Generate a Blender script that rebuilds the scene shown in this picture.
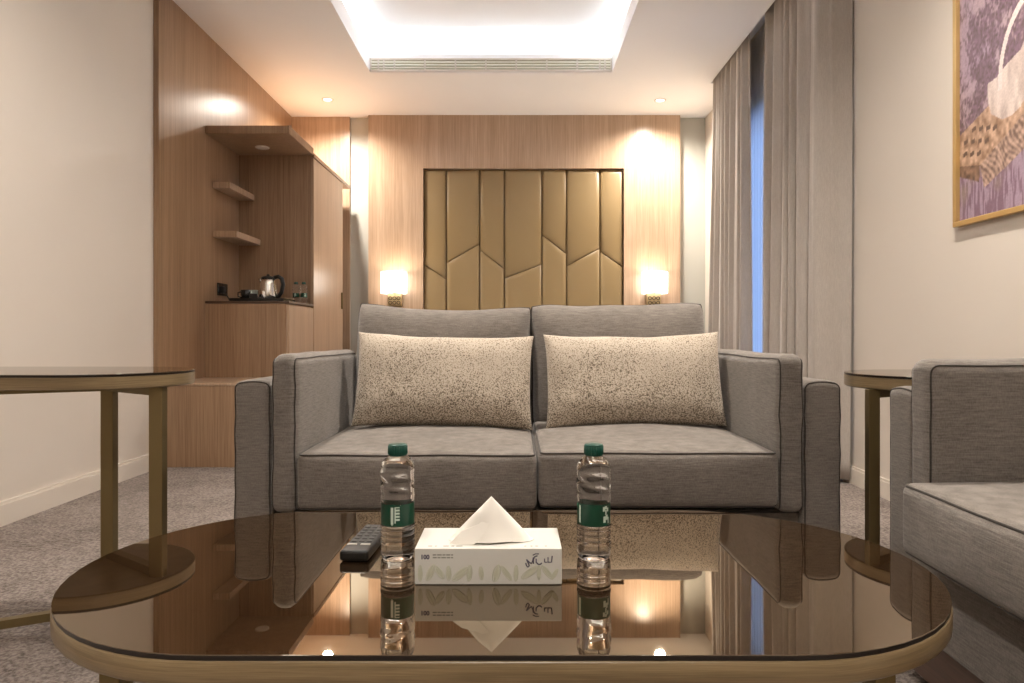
import bpy, bmesh, math, random
import numpy as np
from mathutils import Vector, Matrix, noise
random.seed(7)
for o in list(bpy.data.objects): bpy.data.objects.remove(o)
SC = bpy.context.scene
COL = SC.collection
PI = math.pi

# ---------------------------------------------------------------- camera, world, exposure
cam_d = bpy.data.cameras.new('camera'); cam = bpy.data.objects.new('camera', cam_d); COL.objects.link(cam)
cam.location = (0, 0, 0.76); cam.rotation_euler = (PI/2, 0, 0)
cam_d.lens = 24.0; cam_d.sensor_width = 36.0; cam_d.sensor_fit = 'HORIZONTAL'
cam_d.shift_x = -3/1024; cam_d.shift_y = -6.5/1024; cam_d.clip_start = 0.02
SC.camera = cam
SC.view_settings.view_transform = 'Standard'
SC.view_settings.look = 'None'
SC.view_settings.exposure = 2.38
SC.view_settings.gamma = 1.0
SC.view_settings.use_curve_mapping = False
W = bpy.data.worlds.new('dusk_sky'); SC.world = W; W.use_nodes = True
W.node_tree.nodes['Background'].inputs[0].default_value = (0.26, 0.42, 0.82, 1)
W.node_tree.nodes['Background'].inputs[1].default_value = .95
SC.cycles.max_bounces = 10; SC.cycles.diffuse_bounces = 8; SC.cycles.glossy_bounces = 4
SC.cycles.transmission_bounces = 8; SC.cycles.transparent_max_bounces = 12
SC.cycles.caustics_refractive = False; SC.cycles.caustics_reflective = False
SC.cycles.sample_clamp_indirect = 8.0
SC.cycles.use_denoising = True
COVE_W = 0.42      # watts per metre of cove strip
SPOT_W = 42.0
SCONCE_W = 0.75

# room measures
H_CEIL = 2.735; X_L = -2.05; X_WOOD = -2.02; X_R = 1.73; Y_B = 6.21; Y_F = -2.2
TX0, TX1, TY0, TY1 = -1.09, 0.73, -1.5, 5.13          # cove opening; unseen near end stretched to light the seats
TRAY_UP = 0.285; LIP = 0.135

# cove light strips
def area(name, loc, sx, sy, w, rot=(PI, 0, 0), col=(1, .955, .905)):
    d = bpy.data.lights.new(name, 'AREA'); d.shape = 'RECTANGLE'; d.size = sx; d.size_y = sy; d.energy = w; d.color = col
    o = bpy.data.objects.new(name, d); COL.objects.link(o); o.location = loc; o.rotation_euler = rot
    return o
G = 0.088; ZS = H_CEIL + 0.052
area('cove_light', ((TX0+TX1)/2, TY1+G, ZS), TX1-TX0+.2, .02, COVE_W*2.0)
area('cove_light', ((TX0+TX1)/2, TY0-G, ZS), TX1-TX0+.2, .02, COVE_W*2.0)
area('cove_light', (TX0-G, (TY0+TY1)/2, ZS), .02, TY1-TY0, COVE_W*6.6)
area('cove_light', (TX1+G, (TY0+TY1)/2, ZS), .02, TY1-TY0, COVE_W*6.6)

# ---------------------------------------------------------------- helpers
class MB:
    """collects vertices and faces for ONE mesh object"""
    def __init__(self): self.v = []; self.f = []; self.s = []
    def add(self, vs, fs, smooth=False):
        n = len(self.v); self.v += [tuple(p) for p in vs]
        self.f += [tuple(i+n for i in f) for f in fs]; self.s += [smooth]*len(fs)
    def build(self, name, mat, parent=None, xf=None, sharp=None):
        me = bpy.data.meshes.new(name)
        vs = self.v if xf is None else [tuple(xf @ Vector(p)) for p in self.v]
        me.from_pydata(vs, [], self.f); me.polygons.foreach_set('use_smooth', self.s)
        me.validate(); me.update()
        if mat: me.materials.append(mat)
        o = bpy.data.objects.new(name, me); COL.objects.link(o)
        if parent is not None: o.parent = parent
        if sharp:
            bm = bmesh.new(); bm.from_mesh(me)
            for e in bm.edges:
                if len(e.link_faces) == 2 and e.calc_face_angle(0) > sharp: e.smooth = False
            bm.to_mesh(me); bm.free()
        return o
    def box(self, x0, x1, y0, y1, z0, z1):
        self.add([(x0,y0,z0),(x1,y0,z0),(x1,y1,z0),(x0,y1,z0),(x0,y0,z1),(x1,y0,z1),(x1,y1,z1),(x0,y1,z1)],
                 [(0,3,2,1),(4,5,6,7),(0,1,5,4),(1,2,6,5),(2,3,7,6),(3,0,4,7)])
        return self
    def bm(self, b, smooth=False):
        b.verts.index_update(); self.add([v.co for v in b.verts], [[v.index for v in f.verts] for f in b.faces], smooth); b.free(); return self
    def rbox(self, x0, x1, y0, y1, z0, z1, r=.003, seg=2):
        b = bmesh.new(); bmesh.ops.create_cube(b, size=1)
        for v in b.verts: v.co = Vector(((x0+x1)/2+v.co.x*(x1-x0), (y0+y1)/2+v.co.y*(y1-y0), (z0+z1)/2+v.co.z*(z1-z0)))
        bmesh.ops.bevel(b, geom=b.edges[:], offset=r, segments=seg, profile=.5, affect='EDGES')
        return self.bm(b, False)
    def prism(self, pts, z0, z1, smooth=False):
        """outline in xy extruded in z"""
        n = len(pts)
        self.add([(x,y,z0) for x,y in pts]+[(x,y,z1) for x,y in pts], [tuple(range(n-1,-1,-1)), tuple(range(n,2*n))])
        m = len(self.v)-2*n
        for i in range(n):
            j = (i+1) % n; self.f.append((m+i, m+j, m+n+j, m+n+i)); self.s.append(smooth)
        return self
    def lathe(self, prof, n=32, c=(0,0,0), cap=True):
        vs = []; fs = []
        for (r, z) in prof:
            for k in range(n):
                a = 2*PI*k/n; vs.append((c[0]+r*math.cos(a), c[1]+r*math.sin(a), c[2]+z))
        for i in range(len(prof)-1):
            for k in range(n):
                k2 = (k+1) % n; fs.append((i*n+k, i*n+k2, (i+1)*n+k2, (i+1)*n+k))
        if cap:
            fs.append(tuple(range(n-1,-1,-1))); m = (len(prof)-1)*n; fs.append(tuple(range(m, m+n)))
        self.add(vs, fs, True); return self
    def tube(self, pts, r, n=8, closed=False, flat=1.0):
        P = [Vector(p) for p in pts]; m = len(P); vs = []; fs = []; up = None
        for i in range(m):
            if closed: t = (P[(i+1) % m]-P[i-1]).normalized()
            else: t = (P[min(i+1,m-1)]-P[max(i-1,0)]).normalized()
            if up is None:
                up = Vector((0,0,1)) if abs(t.z) < .9 else Vector((1,0,0))
            up = (up - t*up.dot(t)).normalized(); sd = t.cross(up)
            for k in range(n):
                a = 2*PI*k/n; vs.append(P[i]+sd*math.cos(a)*r+up*math.sin(a)*r*flat)
        for i in range(m if closed else m-1):
            j = (i+1) % m
            for k in range(n):
                k2 = (k+1) % n; fs.append((i*n+k, i*n+k2, j*n+k2, j*n+k))
        if not closed: fs.append(tuple(range(n-1,-1,-1))); fs.append(tuple(range((m-1)*n, m*n)))
        self.add(vs, fs, True); return self

def tag(o, label=None, cat=None, group=None, kind=None):
    if label: o['label'] = label
    if cat: o['category'] = cat
    if group: o['group'] = group
    if kind: o['kind'] = kind
    return o
def thing(name, loc, label, cat, group=None, rz=0.0):
    o = bpy.data.objects.new(name, None); COL.objects.link(o); o.location = loc; o.rotation_euler = (0,0,rz); o.empty_display_size = .1
    return tag(o, label, cat, group)
def dup(root, loc, label=None, rz=None):
    r = root.copy(); COL.objects.link(r); r.location = loc
    if rz is not None: r.rotation_euler = (0,0,rz)
    if label: r['label'] = label
    for ch in list(root.children):
        c = ch.copy(); COL.objects.link(c); c.parent = r
        for g in list(ch.children):
            d = g.copy(); COL.objects.link(d); d.parent = c
    return r
def struct(o): o['kind'] = 'structure'; return o

def axis_samples(h, r, n):
    a = [-(h-r)-r*math.tan(t) for t in (PI/4, PI/6, PI/12)]
    inner = [-(h-r)+2*(h-r)*i/n for i in range(n+1)]
    return a+inner+[-x for x in reversed(a)]
def soft_box(mb, c, size, r, deform=None, n=(14,10,5)):
    hx, hy, hz = [s/2 for s in size]; H = (hx,hy,hz)
    ax = [axis_samples(H[i], r, n[i]) for i in range(3)]
    idx = {}; vs = []; fs = []
    def vert(q):
        k = tuple(round(t, 6) for t in q)
        if k in idx: return idx[k]
        inn = [max(-(H[i]-r), min(H[i]-r, q[i])) for i in range(3)]
        d = Vector([q[i]-inn[i] for i in range(3)]); d.normalize()
        p = Vector(inn)+d*r
        if deform: p = deform(p, H)
        idx[k] = len(vs); vs.append(p+Vector(c)); return idx[k]
    for a in range(3):
        b, e = (a+1) % 3, (a+2) % 3
        for sgn in (-1, 1):
            for i in range(len(ax[b])-1):
                for j in range(len(ax[e])-1):
                    q = []
                    for (u, w) in ((i,j),(i+1,j),(i+1,j+1),(i,j+1)):
                        t = [0,0,0]; t[a] = sgn*H[a]; t[b] = ax[b][u]; t[e] = ax[e][w]; q.append(vert(t))
                    if sgn < 0: q.reverse()
                    fs.append(q)
    mb.add(vs, fs, True)
def edge_path(size, r, plane, s, deform=None, c=(0,0,0), n=14):
    """loop of piping round a soft box: 'plane' is the axis the loop is square to, s the side; other axes follow the rounded outline"""
    H = [t/2 for t in size]; k = r*(1-math.sqrt(.5))
    b, e = (plane+1) % 3, (plane+2) % 3
    pts = []
    rc = r
    def seg(cx, cy, a0):
        for i in range(5):
            a = a0+PI/2*i/4; pts.append((cx+(rc-k)*math.cos(a), cy+(rc-k)*math.sin(a)))
    B, E = H[b]-rc, H[e]-rc
    corners = [(B,E,0),(-B,E,PI/2),(-B,-E,PI),(B,-E,3*PI/2)]
    out = []
    for ci, (cx, cy, a0) in enumerate(corners):
        seg(cx, cy, a0)
        nx = corners[(ci+1) % 4]
        p0 = pts[-1]; p1 = (nx[0]+(rc-k)*math.cos(nx[2]), nx[1]+(rc-k)*math.sin(nx[2]))
        for i in range(1, n): pts.append((p0[0]+(p1[0]-p0[0])*i/n, p0[1]+(p1[1]-p0[1])*i/n))
    for (u, w) in pts:
        q = Vector((0,0,0)); q[plane] = s*(H[plane]-k); q[b] = u; q[e] = w
        if deform: q = deform(q, H)
        out.append(q+Vector(c))
    return out

# ---------------------------------------------------------------- materials
def new_mat(name):
    m = bpy.data.materials.new(name); m.use_nodes = True
    return m, m.node_tree, m.node_tree.nodes['Principled BSDF']
def plain(name, col, rough=.5, metal=0, **kw):
    m, nt, b = new_mat(name)
    b.inputs['Base Color'].default_value = (*col, 1); b.inputs['Roughness'].default_value = rough; b.inputs['Metallic'].default_value = metal
    for k, v in kw.items(): b.inputs[k.replace('_', ' ')].default_value = v
    return m
def coords(nt, scale, kind='Object'):
    tc = nt.nodes.new('ShaderNodeTexCoord'); mp = nt.nodes.new('ShaderNodeMapping'); mp.inputs['Scale'].default_value = scale
    nt.links.new(tc.outputs[kind], mp.inputs[0]); return mp.outputs[0]
def noise_n(nt, vec, scale=1, detail=3, rough=.5, dist=0):
    n = nt.nodes.new('ShaderNodeTexNoise'); n.inputs['Scale'].default_value = scale; n.inputs['Detail'].default_value = detail
    n.inputs['Roughness'].default_value = rough; n.inputs['Distortion'].default_value = dist
    nt.links.new(vec, n.inputs['Vector']); return n.outputs['Fac']
def ramp(nt, fac, stops):
    r = nt.nodes.new('ShaderNodeValToRGB'); el = r.color_ramp.elements
    while len(el) < len(stops): el.new(.5)
    for e, (p, c) in zip(el, stops): e.position = p; e.color = (*c, 1)
    nt.links.new(fac, r.inputs[0]); return r.outputs[0]
def mixc(nt, fac, a, b, mode='MIX'):
    m = nt.nodes.new('ShaderNodeMix'); m.data_type = 'RGBA'; m.blend_type = mode
    if isinstance(fac, float): m.inputs[0].default_value = fac
    else: nt.links.new(fac, m.inputs[0])
    for s, v in ((m.inputs[6], a), (m.inputs[7], b)):
        if isinstance(v, tuple): s.default_value = (*v, 1)
        else: nt.links.new(v, s)
    return m.outputs[2]
def bump(nt, b, h, strength=.2, dist=.001):
    n = nt.nodes.new('ShaderNodeBump'); n.inputs['Strength'].default_value = strength; n.inputs['Distance'].default_value = dist
    nt.links.new(h, n.inputs['Height']); nt.links.new(n.outputs[0], b.inputs['Normal'])
def wood(name, dark, mid, light, sc=(85,85,1.3), rough=.32, coat=.25):
    m, nt, b = new_mat(name)
    v = coords(nt, sc); f = noise_n(nt, v, 1, 4, .6)
    v2 = coords(nt, tuple(s*.16 for s in sc)); f2 = noise_n(nt, v2, 1, 2, .5)
    v3 = coords(nt, tuple(s*4 for s in sc)); f3 = noise_n(nt, v3, 1, 2, .5)
    c = ramp(nt, f, [(.28, dark), (.5, mid), (.72, light)])
    c = mixc(nt, .35, c, ramp(nt, f2, [(.3, dark), (.7, light)]))
    c = mixc(nt, .22, c, ramp(nt, f3, [(.35, dark), (.65, light)]))
    nt.links.new(c, b.inputs['Base Color']); b.inputs['Roughness'].default_value = rough
    b.inputs['Coat Weight'].default_value = coat; b.inputs['Coat Roughness'].default_value = .30
    bump(nt, b, f3, .06, .0005)
    return m
def fabric(name, dark, light, sc=(30,30,330), rough=.9, bs=.45, sheen=.25):
    m, nt, b = new_mat(name)
    f = noise_n(nt, coords(nt, sc), 1, 2, .6)
    f2 = noise_n(nt, coords(nt, (500,500,160)), 1, 1, .5)
    f3 = noise_n(nt, coords(nt, (5,5,5)), 1, 2, .5)
    c = ramp(nt, f, [(.3, dark), (.7, light)])
    c = mixc(nt, .35, c, ramp(nt, f2, [(.35, dark), (.65, light)]))
    c = mixc(nt, .15, c, ramp(nt, f3, [(.35, dark), (.65, light)]))
    nt.links.new(c, b.inputs['Base Color']); b.inputs['Roughness'].default_value = rough
    b.inputs['Sheen Weight'].default_value = sheen; b.inputs['Sheen Roughness'].default_value = .5
    b.inputs['Specular IOR Level'].default_value = .2
    bump(nt, b, f, bs, .0015)
    return m
def paint(name, col, rough=.65):
    m, nt, b = new_mat(name)
    f = noise_n(nt, coords(nt, (1.5,1.5,1.5)), 1, 3, .5)
    c = ramp(nt, f, [(.3, tuple(x*.97 for x in col)), (.7, col)])
    nt.links.new(c, b.inputs['Base Color']); b.inputs['Roughness'].default_value = rough
    bump(nt, b, noise_n(nt, coords(nt, (300,300,300)), 1, 2, .5), .03, .0005)
    return m
def emis(name, col, st, base=(.8,.8,.8)):
    return plain(name, base, .5, 0, Emission_Color=(*col, 1), Emission_Strength=st)

M_WALL = paint('wall_paint', (.69,.63,.555)); M_CEIL = paint('ceiling_paint', (.90,.915,.935)); M_BACK = paint('back_wall_paint', (.46,.46,.42))
M_TRIM = plain('white_trim', (.72,.66,.58), .4)
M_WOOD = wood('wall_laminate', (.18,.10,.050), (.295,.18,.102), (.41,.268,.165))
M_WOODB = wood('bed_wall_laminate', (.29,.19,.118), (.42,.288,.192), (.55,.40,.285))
M_EDGE = wood('table_edge_wood', (.13,.088,.040), (.22,.155,.077), (.31,.23,.125), (4,4,190), .35, .2)
M_DARKWOOD = wood('dark_wood', (.035,.015,.008), (.07,.03,.016), (.11,.05,.028), (3,3,120), .4, .2)
M_SOFA = fabric('grey_linen', (.105,.092,.080), (.27,.24,.212))
M_SOFA2 = fabric('grey_linen_arm', (.105,.092,.08), (.265,.237,.21), (30,30,330))
M_PIPE = fabric('dark_piping', (.025,.02,.017), (.06,.05,.042))
M_CURT = fabric('curtain_cloth', (.40,.36,.32), (.51,.465,.42), (300,300,30), .75, .1, .4)
M_BRASS = plain('aged_brass', (.22,.165,.075), .42, .7)
M_BRONZE = plain('bronze', (.42,.32,.18), .3, .9)
M_STEEL = plain('brushed_steel', (.75,.72,.66), .22, 1)
M_BLACK = plain('black_plastic', (.006,.0055,.0055), .4)
M_BLACKG = plain('black_gloss', (.008,.008,.009), .08)
M_GOLD = plain('gold_frame', (.62,.42,.17), .35, .55)
M_LEATHER = plain('gold_leatherette', (.25,.175,.082), .42, .0)
M_GROOVE = plain('dark_groove', (.17,.12,.06), .8)
M_GREY = plain('grey_print', (.25,.25,.22), .6)
M_LBTN = plain('pale_button_grey', (.42,.40,.36), .5); M_BUTTON = plain('dark_button', (.06,.058,.055), .5)
M_GREEN = plain('green_cap', (.0,.062,.042), .35)
M_GRILLE = plain('cream_grille', (.88,.86,.74), .4); M_LINEN = plain('white_linen', (.82,.82,.82), .9)
M_WHITE = plain('white_card', (.66,.65,.60), .55)
M_TISSUE = plain('tissue_paper', (.90,.87,.80), .9, 0, Subsurface_Weight=.0)
M_LEAF = plain('pale_green_print', (.56,.56,.44), .6)
M_INK = plain('dark_ink', (.10,.09,.13), .6)
M_LED = emis('led_strip', (1,.96,.91), 3)
M_LENS = emis('lamp_lens', (1,.94,.84), 1.1)

def m_carpet():
    m, nt, b = new_mat('carpet_pile')
    f = noise_n(nt, coords(nt, (85,85,85)), 1, 3, .7)
    f2 = noise_n(nt, coords(nt, (16,16,16)), 1, 4, .65, .6)
    f3 = noise_n(nt, coords(nt, (2.2,2.2,2.2)), 1, 3, .6)
    c = ramp(nt, f, [(.40, (.035,.029,.026)), (.48, (.20,.172,.152)), (.60, (.40,.35,.315))])
    c = mixc(nt, .42, c, ramp(nt, f2, [(.38, (.085,.07,.062)), (.52, (.21,.182,.165)), (.7, (.31,.275,.25))]))
    c = mixc(nt, .22, c, ramp(nt, f3, [(.35, (.24,.19,.17)), (.65, (.5,.43,.39))]))
    nt.links.new(c, b.inputs['Base Color']); b.inputs['Roughness'].default_value = .95
    b.inputs['Specular IOR Level'].default_value = .1
    bump(nt, b, f, .6, .004)
    return m
M_CARPET = m_carpet()
def m_speckle():
    m, nt, b = new_mat('speckled_cushion_print')
    f = noise_n(nt, coords(nt, (260,260,260)), 1, 2, .75, .3)
    f2 = noise_n(nt, coords(nt, (9,9,9)), 1, 3, .6)
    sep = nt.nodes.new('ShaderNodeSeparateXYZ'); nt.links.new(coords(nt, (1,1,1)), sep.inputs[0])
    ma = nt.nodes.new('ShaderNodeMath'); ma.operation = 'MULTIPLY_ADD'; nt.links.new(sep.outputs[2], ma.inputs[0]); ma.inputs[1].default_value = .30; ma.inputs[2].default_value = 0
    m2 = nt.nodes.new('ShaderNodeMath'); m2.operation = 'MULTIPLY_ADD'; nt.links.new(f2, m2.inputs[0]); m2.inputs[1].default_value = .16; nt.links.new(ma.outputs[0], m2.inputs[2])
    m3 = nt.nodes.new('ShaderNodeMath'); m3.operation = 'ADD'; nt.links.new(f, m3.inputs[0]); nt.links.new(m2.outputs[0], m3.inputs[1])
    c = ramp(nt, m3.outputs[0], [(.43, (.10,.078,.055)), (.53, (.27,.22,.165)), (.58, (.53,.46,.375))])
    nt.links.new(c, b.inputs['Base Color']); b.inputs['Roughness'].default_value = .9; b.inputs['Sheen Weight'].default_value = .2
    b.inputs['Specular IOR Level'].default_value = .2
    bump(nt, b, f, .25, .001)
    return m
M_SPECK = m_speckle()
def m_glass_top():
    m, nt, b = new_mat('bronze_tinted_glass')
    b.inputs['Base Color'].default_value = (.022,.012,.006,1); b.inputs['Roughness'].default_value = .015
    b.inputs['IOR'].default_value = 3.2; b.inputs['Specular Tint'].default_value = (1,.87,.68,1)
    return m
M_TOP = m_glass_top(); M_EDGEB = plain('dark_glass_edge', (.012,.008,.006), .3)
def m_thin_glass():
    m = bpy.data.materials.new('window_glass'); m.use_nodes = True; nt = m.node_tree; nt.nodes.clear()
    out = nt.nodes.new('ShaderNodeOutputMaterial'); mx = nt.nodes.new('ShaderNodeMixShader'); tr = nt.nodes.new('ShaderNodeBsdfTransparent')
    gl = nt.nodes.new('ShaderNodeBsdfGlossy'); gl.inputs['Roughness'].default_value = .02; fr = nt.nodes.new('ShaderNodeFresnel'); fr.inputs[0].default_value = 1.3
    nt.links.new(fr.outputs[0], mx.inputs[0]); nt.links.new(tr.outputs[0], mx.inputs[1]); nt.links.new(gl.outputs[0], mx.inputs[2]); nt.links.new(mx.outputs[0], out.inputs[0])
    return m
M_PANE = m_thin_glass()
def m_sheer():
    m = bpy.data.materials.new('sheer_voile'); m.use_nodes = True; nt = m.node_tree; nt.nodes.clear()
    out = nt.nodes.new('ShaderNodeOutputMaterial'); mx = nt.nodes.new('ShaderNodeMixShader'); tr = nt.nodes.new('ShaderNodeBsdfTransparent')
    m2 = nt.nodes.new('ShaderNodeMixShader'); df = nt.nodes.new('ShaderNodeBsdfDiffuse'); tl = nt.nodes.new('ShaderNodeBsdfTranslucent')
    df.inputs[0].default_value = (.8,.77,.74,1); tl.inputs[0].default_value = (.8,.8,.8,1)
    mx.inputs[0].default_value = .82; m2.inputs[0].default_value = .5
    nt.links.new(df.outputs[0], m2.inputs[1]); nt.links.new(tl.outputs[0], m2.inputs[2])
    nt.links.new(tr.outputs[0], mx.inputs[1]); nt.links.new(m2.outputs[0], mx.inputs[2]); nt.links.new(mx.outputs[0], out.inputs[0])
    return m
M_SHEER = m_sheer()
M_PET = plain('clear_plastic', (1,1,1), .03, 0, Transmission_Weight=1.0, IOR=1.40)
def m_shade():
    return emis('lit_lampshade', (1,.93,.84), 1.0, (.9,.88,.82))
M_SHADE = m_shade()

# ---------------------------------------------------------------- room shell
struct(MB().box(X_L-.1, X_R+.2, Y_F-.1, Y_B+.1, -.05, 0).build('floor', M_CARPET))
struct(MB().box(X_L-.12, X_L, Y_F-.1, Y_B+.12, 0, H_CEIL+.4).build('wall_left', M_WALL))
struct(MB().box(X_L, X_R+.2, Y_B, Y_B+.12, 0, H_CEIL+.4).build('wall_back', M_BACK))
struct(MB().box(X_L, X_R+.2, Y_F-.12, Y_F, 0, H_CEIL+.4).build('wall_front', M_WALL))
WY0, WY1, WZ0, WZ1 = 3.75, 5.15, .08, 2.32
mb = MB()
mb.box(X_R, X_R+.2, Y_F, WY0, 0, H_CEIL+.4); mb.box(X_R, X_R+.2, WY1, Y_B, 0, H_CEIL+.4)
mb.box(X_R, X_R+.2, WY0, WY1, WZ1, H_CEIL+.4); mb.box(X_R, X_R+.2, WY0, WY1, 0, WZ0)
struct(mb.build('wall_right', M_WALL))
# ceiling slab with the cove opening and the curtain pocket
PX, PY0, PY1 = 1.535, 3.25, 5.36
mb = MB(); z0, z1 = H_CEIL, H_CEIL+.03
mb.box(X_L, TX0, Y_F, Y_B, z0, z1); mb.box(TX0, TX1, Y_F, TY0, z0, z1); mb.box(TX0, TX1, TY1, Y_B, z0, z1)
mb.box(TX1, PX, Y_F, Y_B, z0, z1); mb.box(PX, X_R, Y_F, PY0, z0, z1); mb.box(PX, X_R, PY1, Y_B, z0, z1)
# pocket walls and its top
mb.box(PX-.02, PX, PY0, PY1, z1, z1+.16); mb.box(PX-.02, X_R, PY0-.02, PY0, z1, z1+.16); mb.box(PX-.02, X_R, PY1, PY1+.02, z1, z1+.16)
mb.box(PX-.02, X_R, PY0-.02, PY1+.02, z1+.16, z1+.18)
struct(mb.build('ceiling', M_CEIL))
# raised tray: lip, pocket wall, upper ceiling
mb = MB(); P = .36; t = .02
for (a, b_, c, d) in ((TX0-t, TX0, TY0-t, TY1+t), (TX1, TX1+t, TY0-t, TY1+t), (TX0, TX1, TY0-t, TY0), (TX0, TX1, TY1, TY1+t)):
    mb.box(a, b_, c, d, z1, H_CEIL+LIP)
for (a, b_, c, d) in ((TX0-P-t, TX0-P, TY0-P, TY1+P), (TX1+P, TX1+P+t, TY0-P, TY1+P), (TX0-P, TX1+P, TY0-P-t, TY0-P), (TX0-P, TX1+P, TY1+P, TY1+P+t)):
    mb.box(a, b_, c, d, z1, H_CEIL+TRAY_UP)
mb.box(TX0-P, TX1+P, TY0-P, TY1+P, H_CEIL+TRAY_UP, H_CEIL+TRAY_UP+.03)
struct(mb.build('trim_1', M_CEIL))
# LED tape lying in the cove
for (a, b_, c, d) in ((TX0, TX1, TY1+G-.01, TY1+G+.01), (TX0, TX1, TY0-G-.01, TY0-G+.01), (TX0-G-.01, TX0-G+.01, TY0, TY1), (TX1+G-.01, TX1+G+.01, TY0, TY1)):
    o = MB().box(a, b_, c, d, z1+.001, z1+.012).build('led_strip', M_LED)
    side = 'far' if c > 5 else 'near' if d < 1.5 else 'left' if a < 0 else 'right'
    tag(o, f'glowing light strip hidden in the {side} side of the ceiling cove', 'light strip', 'light strips in the ceiling cove')
# air grille in the far face of the tray lip
gr = thing('air_grille', (0,0,0), 'long slotted air grille along the far edge of the lit ceiling tray', 'air vent')
mb = MB().box(TX0+.01, TX1-.01, TY1-.004, TY1-.001, H_CEIL+.012, H_CEIL+.098); mb.build('backing', plain('grille_shadow', (.40,.38,.24), .8), gr)
mb = MB()
for z in (.004, .088): mb.box(TX0+.002, TX1-.002, TY1-.014, TY1-.004, H_CEIL+z, H_CEIL+z+.012)
for x in (TX0+.002, TX1-.014): mb.box(x, x+.012, TY1-.014, TY1-.004, H_CEIL+.004, H_CEIL+.10)
mb.build('frame', M_TRIM, gr)
for k in range(3): MB().box(TX0+.012, TX1-.012, TY1-.013, TY1-.005, H_CEIL+.026+k*.021, H_CEIL+.036+k*.021).build('slat', M_GRILLE, gr)
for x in [TX0+.10, TX0+.06]+[TX0+.18+k*.2285 for k in range(7)]+[TX1-.06, TX1-.10]: MB().box(x, x+.012, TY1-.013, TY1-.004, H_CEIL+.014, H_CEIL+.09).build('divider', M_TRIM, gr)

# wooden wall on the left and behind the wardrobe
WL0 = 3.87
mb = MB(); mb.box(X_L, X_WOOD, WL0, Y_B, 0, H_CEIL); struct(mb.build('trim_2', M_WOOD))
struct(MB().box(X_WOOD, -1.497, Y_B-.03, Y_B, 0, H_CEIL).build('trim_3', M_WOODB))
# bed wall panel with the recess for the headboard
def bx(px): return (px-515)*.00902
def bz(py): return .76+(335-py)*.00902
mb = MB(); RX0, RX1, RZ0, RZ1 = bx(423.5), bx(623.5), .35, bz(169); YP = 6.13
x0, x1 = bx(369), bx(679.5)
mb.box(x0, RX0, YP, Y_B, 0, H_CEIL); mb.box(RX1, x1, YP, Y_B, 0, H_CEIL); mb.box(RX0, RX1, YP, Y_B, RZ1, H_CEIL); mb.box(RX0, RX1, YP, Y_B, 0, RZ0)
struct(mb.build('trim_4', M_WOODB))
# baseboards
def skirt(name, xa, xb, ya, yb, h):
    m = MB().box(xa, xb, ya, yb, 0, h-.012); d = .004
    if xb-xa < yb-ya:
        if xa < 0: m.box(xa, xb-d, ya, yb, h-.012, h)
        else: m.box(xa+d, xb, ya, yb, h-.012, h)
    else: m.box(xa, xb, ya+d, yb, h-.012, h)
    return struct(m.build(name, M_TRIM))
skirt('baseboard_left', X_L, X_L+.014, Y_F, WL0, .096)
skirt('baseboard_right', X_R-.014, X_R, Y_F, 3.72, .09)
skirt('baseboard_back', x1, X_R-.0, Y_B-.014, Y_B, .09)
# window
wn = MB()
for (a, b_, c, d) in ((WY0, WY0+.06, WZ0, WZ1), (WY1-.06, WY1, WZ0, WZ1), (WY0, WY1, WZ0, WZ0+.06), (WY0, WY1, WZ1-.06, WZ1), (4.30, 4.36, WZ0, WZ1)):
    wn.box(X_R+.10, X_R+.16, a, b_, c, d)
win = struct(wn.build('window_1', plain('window_frame', (.35,.34,.33), .4)))
MB().box(X_R+.125, X_R+.133, WY0+.05, WY1-.05, WZ0+.05, WZ1-.05).build('pane', M_PANE, win)

# ---------------------------------------------------------------- ceiling downlights
def downlight(x, y, z, label, group, w=SPOT_W, lit=True):
    t = thing('ceiling_downlight', (x, y, z), label, 'light', group)
    MB().lathe([(.034,-.004),(.046,-.004),(.048,-.001),(.048,.0)], 28, cap=False).build('ring', M_TRIM, t)
    MB().lathe([(.001,-.0035),(.034,-.0035)], 28, cap=False).build('lens', M_LENS if lit else plain('unlit_lens', (.75,.68,.6), .4), t)
    if not lit: return t
    d = bpy.data.lights.new('downlight_lamp', 'SPOT'); d.energy = w; d.spot_size = math.radians(158); d.spot_blend = 1.0; d.shadow_soft_size = .045; d.color = (1,.90,.79)
    o = bpy.data.objects.new('downlight_lamp', d); COL.objects.link(o); o.location = (0,0,-.02); o.parent = t
    return t
downlight(-1.57, 5.72, H_CEIL, 'small recessed ceiling spotlight above the wardrobe', 'recessed ceiling spotlights')
downlight(1.22, 5.74, H_CEIL, 'small recessed ceiling spotlight right of the air grille', 'recessed ceiling spotlights')
for (x, y, n, p) in ((-.95, 2.2, 'left front', .72), (1.0, 1.9, 'right front', 1.0), (0, -.7, 'rear', .95)):  # unseen spots added to fill the sitting area with light
    downlight(x, y, H_CEIL, f'added out-of-view fill spotlight over the {n} of the sitting area', 'recessed ceiling spotlights', SPOT_W*p)

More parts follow.
